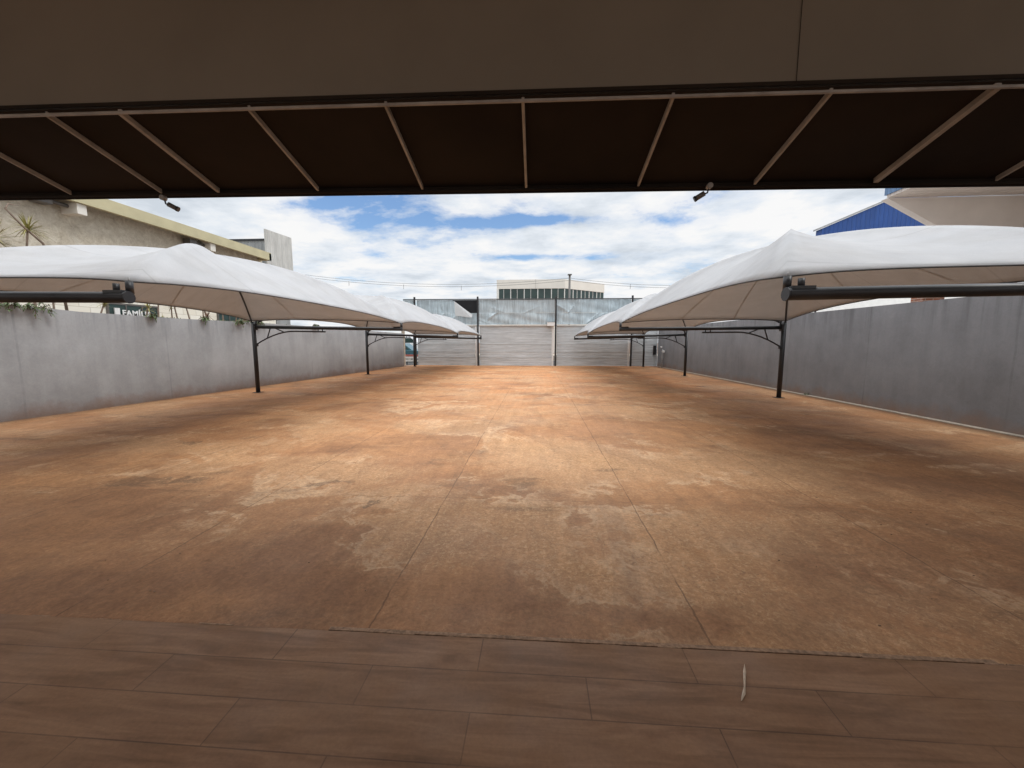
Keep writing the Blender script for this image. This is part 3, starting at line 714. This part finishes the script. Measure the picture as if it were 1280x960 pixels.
t = thing('awning', 'dark canvas awning on pale tubes hanging out over the yard', 'awning', (0,2.76,3.2))
m = MB(); nx = 60
def az(y, x): return AZ0+.045+(AZ1-AZ0)*(y-AY0)/(AY1-AY0)
m.prism([(-7.5,AY0,AZ0+.03),(7.5,AY0,AZ0+.03),(7.5,AY1+.02,AZ1+.024),(-7.5,AY1+.02,AZ1+.024)], (0,0,.004)); m.build('canvas', M['canvas'], t)
MB().box(-7.5,7.5,AY1+.012,AY1+.03,AZ1-.035,AZ1+.028).build('valance', M['canvas'], t, .003)
MB().tube([(-7.5,AY1,AZ1-.012),(7.5,AY1,AZ1-.012)], .014, 8).build('front_bar', M['canvas'], t)
MB().tube([(-7.5,AY0-.012,AZ0-.006),(7.5,AY0-.012,AZ0-.006)], .0115, 8).build('rear_bar', M['ribm'], t)
for x, r in ((-5.4,.016),(-4.5,.014),(-3.57,.013),(-3.0,.022),(-2.03,.014),(-1.05,.014),(-.11,.015),(.87,.014),(1.85,.015),(2.83,.03),(3.77,.015),(4.75,.016)):
    r = r*.68
    m = MB(); m.prism([(x-r,AY0,AZ0-.012),(x+r,AY0,AZ0-.012),(x+r,AY0,AZ0+.026),(x-r,AY0,AZ0+.026)], (0,AY1-AY0-.02,AZ1-AZ0+.004))
    m.build('rib', M['ribm'], t, .003)
t.rotation_euler = (0,.011,0)
def cctv(x, y, z, dx, label):
    t = thing('security_camera', label, 'camera', (x,y,z), 'cameras hanging from the awning edge')
    MB().tube([(x,y-.03,z),(x,y+.01,z)], .024, 12).build('mount', M['ribm'], t)
    MB().tube([(x,y,z-.005),(x+dx*.01,y,z-.05),(x+dx*.04,y+.01,z-.062)], .007, 8).build('bracket', M['black'], t)
    a = Vector((x+dx*.035,y,z-.055)); d = Vector((dx*.10,.03,-.055)).normalized()
    h = MB().tube([a,a+d*.08], .022, 14).build('housing', M['camh'], t)
    MB().tube([a+d*.074,a+d*.09], [.025,.024], 14).build('hood', M['black'], t)
cctv(-3.53,3.58,2.945,1,'grey security camera hanging from the awning above the stucco building'); cctv(1.46,3.58,2.925,-1,'grey security camera hanging from the awning left of the right canopy')

# dry leaf on the porch, debris
m = MB()
pts = [(1.02,1.79),(1.005,1.76),(.985,1.72),(.965,1.68),(.94,1.64),(.915,1.61)]; ws = [.001,.007,.006,.004,.008,.002]; zs = [.03,.022,.02,.017,.018,.014]
prev = None
for (x,y),w_,z in zip(pts,ws,zs):
    cur = [m.bm.verts.new((x-w_,y,z)), m.bm.verts.new((x,y,z+.006)), m.bm.verts.new((x+w_,y,z-.001))]
    if prev:
        for k in (0,1): m.bm.faces.new([prev[k],prev[k+1],cur[k+1],cur[k]])
    prev = cur
o = m.build('dry_leaf', M['dryleaf']); so = o.modifiers.new('t','SOLIDIFY'); so.thickness = .002
tag(o, 'narrow pale curled dry leaf lying on the porch tiles', 'leaf')
m = MB()
for k in range(150):
    x = random.uniform(-5,5); y = random.uniform(2.0,8.5); s = random.uniform(.002,.007)
    m.box(x,x+s*random.uniform(1,2.5),y,y+s,.001,.001+s*.7)
o = m.build('grit', M['crumb']); o['kind'] = 'stuff'; o['label'] = 'scattered grit on the concrete'; o['category'] = 'grit'

# ------------------------------------------------------------------ sky, sun, camera
SUN_EL, SUN_AZ = R(52), R(103)        # azimuth: direction the light comes from, clockwise from +Y
W = bpy.data.worlds.new('World'); S.world = W; W.use_nodes = True
nt = W.node_tree; nd = nt.nodes; lk = nt.links.new
bg = nd['Background']; out = nd['World Output']
sky = nd.new('ShaderNodeTexSky'); sky.sky_type = 'NISHITA'; sky.sun_disc = False; sky.sun_elevation = SUN_EL; sky.sun_rotation = SUN_AZ; sky.air_density = 1.3; sky.dust_density = .4; sky.ozone_density = 2.5
tint = nd.new('ShaderNodeMix'); tint.data_type = 'RGBA'; tint.blend_type = 'MULTIPLY'; tint.inputs[0].default_value = 1; tint.inputs[7].default_value = (.95,1.06,1.25,1); lk(sky.outputs[0], tint.inputs[6]); lk(tint.outputs[2], bg.inputs[0]); bg.inputs[1].default_value = .12
tc = nd.new('ShaderNodeTexCoord'); sp = nd.new('ShaderNodeSeparateXYZ'); lk(tc.outputs['Generated'], sp.inputs[0])
def mth(op, a, b=None, c=None, cl=False):
    n = nd.new('ShaderNodeMath'); n.operation = op; n.use_clamp = cl
    for i, v in enumerate((a,b,c)):
        if v is None: continue
        if isinstance(v,(int,float)): n.inputs[i].default_value = v
        else: lk(v, n.inputs[i])
    return n.outputs[0]
zz = mth('ADD', mth('MAXIMUM', sp.outputs[2], 0), .10)
cb = nd.new('ShaderNodeCombineXYZ'); lk(mth('DIVIDE', sp.outputs[0], zz), cb.inputs[0]); lk(mth('DIVIDE', sp.outputs[1], zz), cb.inputs[1])
def wn(scale, detail, rough, loc, dist=0, sc=(1,1,1)):
    mp = nd.new('ShaderNodeMapping'); mp.inputs['Location'].default_value = loc; mp.inputs['Scale'].default_value = sc; lk(cb.outputs[0], mp.inputs[0])
    n = nd.new('ShaderNodeTexNoise'); n.inputs['Scale'].default_value = scale; n.inputs['Detail'].default_value = detail; n.inputs['Roughness'].default_value = rough; n.inputs['Distortion'].default_value = dist
    lk(mp.outputs[0], n.inputs['Vector']); return n.outputs[0]
def rmp(f, stops):
    n = nd.new('ShaderNodeValToRGB'); e = n.color_ramp.elements
    while len(e) < len(stops): e.new(.5)
    for i,(p,c) in enumerate(stops): e[i].position = p; e[i].color = (*c,1) if isinstance(c,tuple) else (c,c,c,1)
    lk(f, n.inputs[0]); return n.outputs[0]
cov = wn(1.0, 10, .62, (3.3,1.2,0), .15)
px_ = mth('DIVIDE', sp.outputs[0], zz); py_ = mth('DIVIDE', sp.outputs[1], zz)
def blob(cx, cy, rx, ry, amp):
    a = mth('DIVIDE', mth('SUBTRACT', px_, cx), rx); b = mth('DIVIDE', mth('SUBTRACT', py_, cy), ry)
    return mth('MULTIPLY', mth('EXPONENT', mth('MULTIPLY', mth('ADD', mth('MULTIPLY', a, a), mth('MULTIPLY', b, b)), -1)), amp)
gaps = mth('ADD', mth('ADD', blob(-.05,2.47,.5,.12,.20), blob(-.02,3.2,.6,.15,.25)), mth('ADD', blob(-1.1,2.1,.4,.12,.08), blob(-1.75,3.0,.6,.3,.06)))
cov = mth('SUBTRACT', mth('ADD', cov, .07), gaps)
mask = rmp(cov, [(.40, 0), (.50, .86), (.58, 1)])
shade = wn(1.6, 10, .6, (7.3,2.2,0), .1)
ccol = rmp(shade, [(.34, (.66,.72,.79)), (.46, (.84,.89,.95)), (.56, (1.0,1.0,1.0))])
b2 = nd.new('ShaderNodeBackground'); lk(ccol, b2.inputs[0]); 
up = nd.new('ShaderNodeMapRange'); up.inputs['From Min'].default_value = .42; up.inputs['From Max'].default_value = .9; up.inputs['To Min'].default_value = .95; up.inputs['To Max'].default_value = 3.0; lk(sp.outputs[2], up.inputs[0]); lk(up.outputs[0], b2.inputs[1])
mx = nd.new('ShaderNodeMixShader'); lk(mask, mx.inputs[0]); lk(bg.outputs[0], mx.inputs[1]); lk(b2.outputs[0], mx.inputs[2]); lk(mx.outputs[0], out.inputs[0])

sl = bpy.data.lights.new('sun','SUN'); sl.energy = 1.05; sl.angle = R(17); sl.color = (1,.96,.9)
so = bpy.data.objects.new('sun', sl); COL.objects.link(so)
dirv = Vector((math.sin(SUN_AZ)*math.cos(SUN_EL), math.cos(SUN_AZ)*math.cos(SUN_EL), math.sin(SUN_EL)))
so.rotation_euler = dirv.to_track_quat('Z','Y').to_euler()

cd = bpy.data.cameras.new('camera'); cam = bpy.data.objects.new('camera', cd); COL.objects.link(cam)
cd.sensor_width = 36; cd.lens = 36*481/1280; cd.clip_start = .05; cd.clip_end = 2000
cam.location = (0,0,1.6); cam.rotation_euler = (R(90-6.3),0,R(3.8))
S.camera = cam
S.view_settings.view_transform = 'Standard'; S.view_settings.look = 'None'; S.view_settings.exposure = 0; S.view_settings.gamma = 1
S.view_settings.use_curve_mapping = False

S.cycles.max_bounces = 7; S.cycles.diffuse_bounces = 4; S.cycles.glossy_bounces = 3; S.cycles.transmission_bounces = 4
S.cycles.use_adaptive_sampling = True
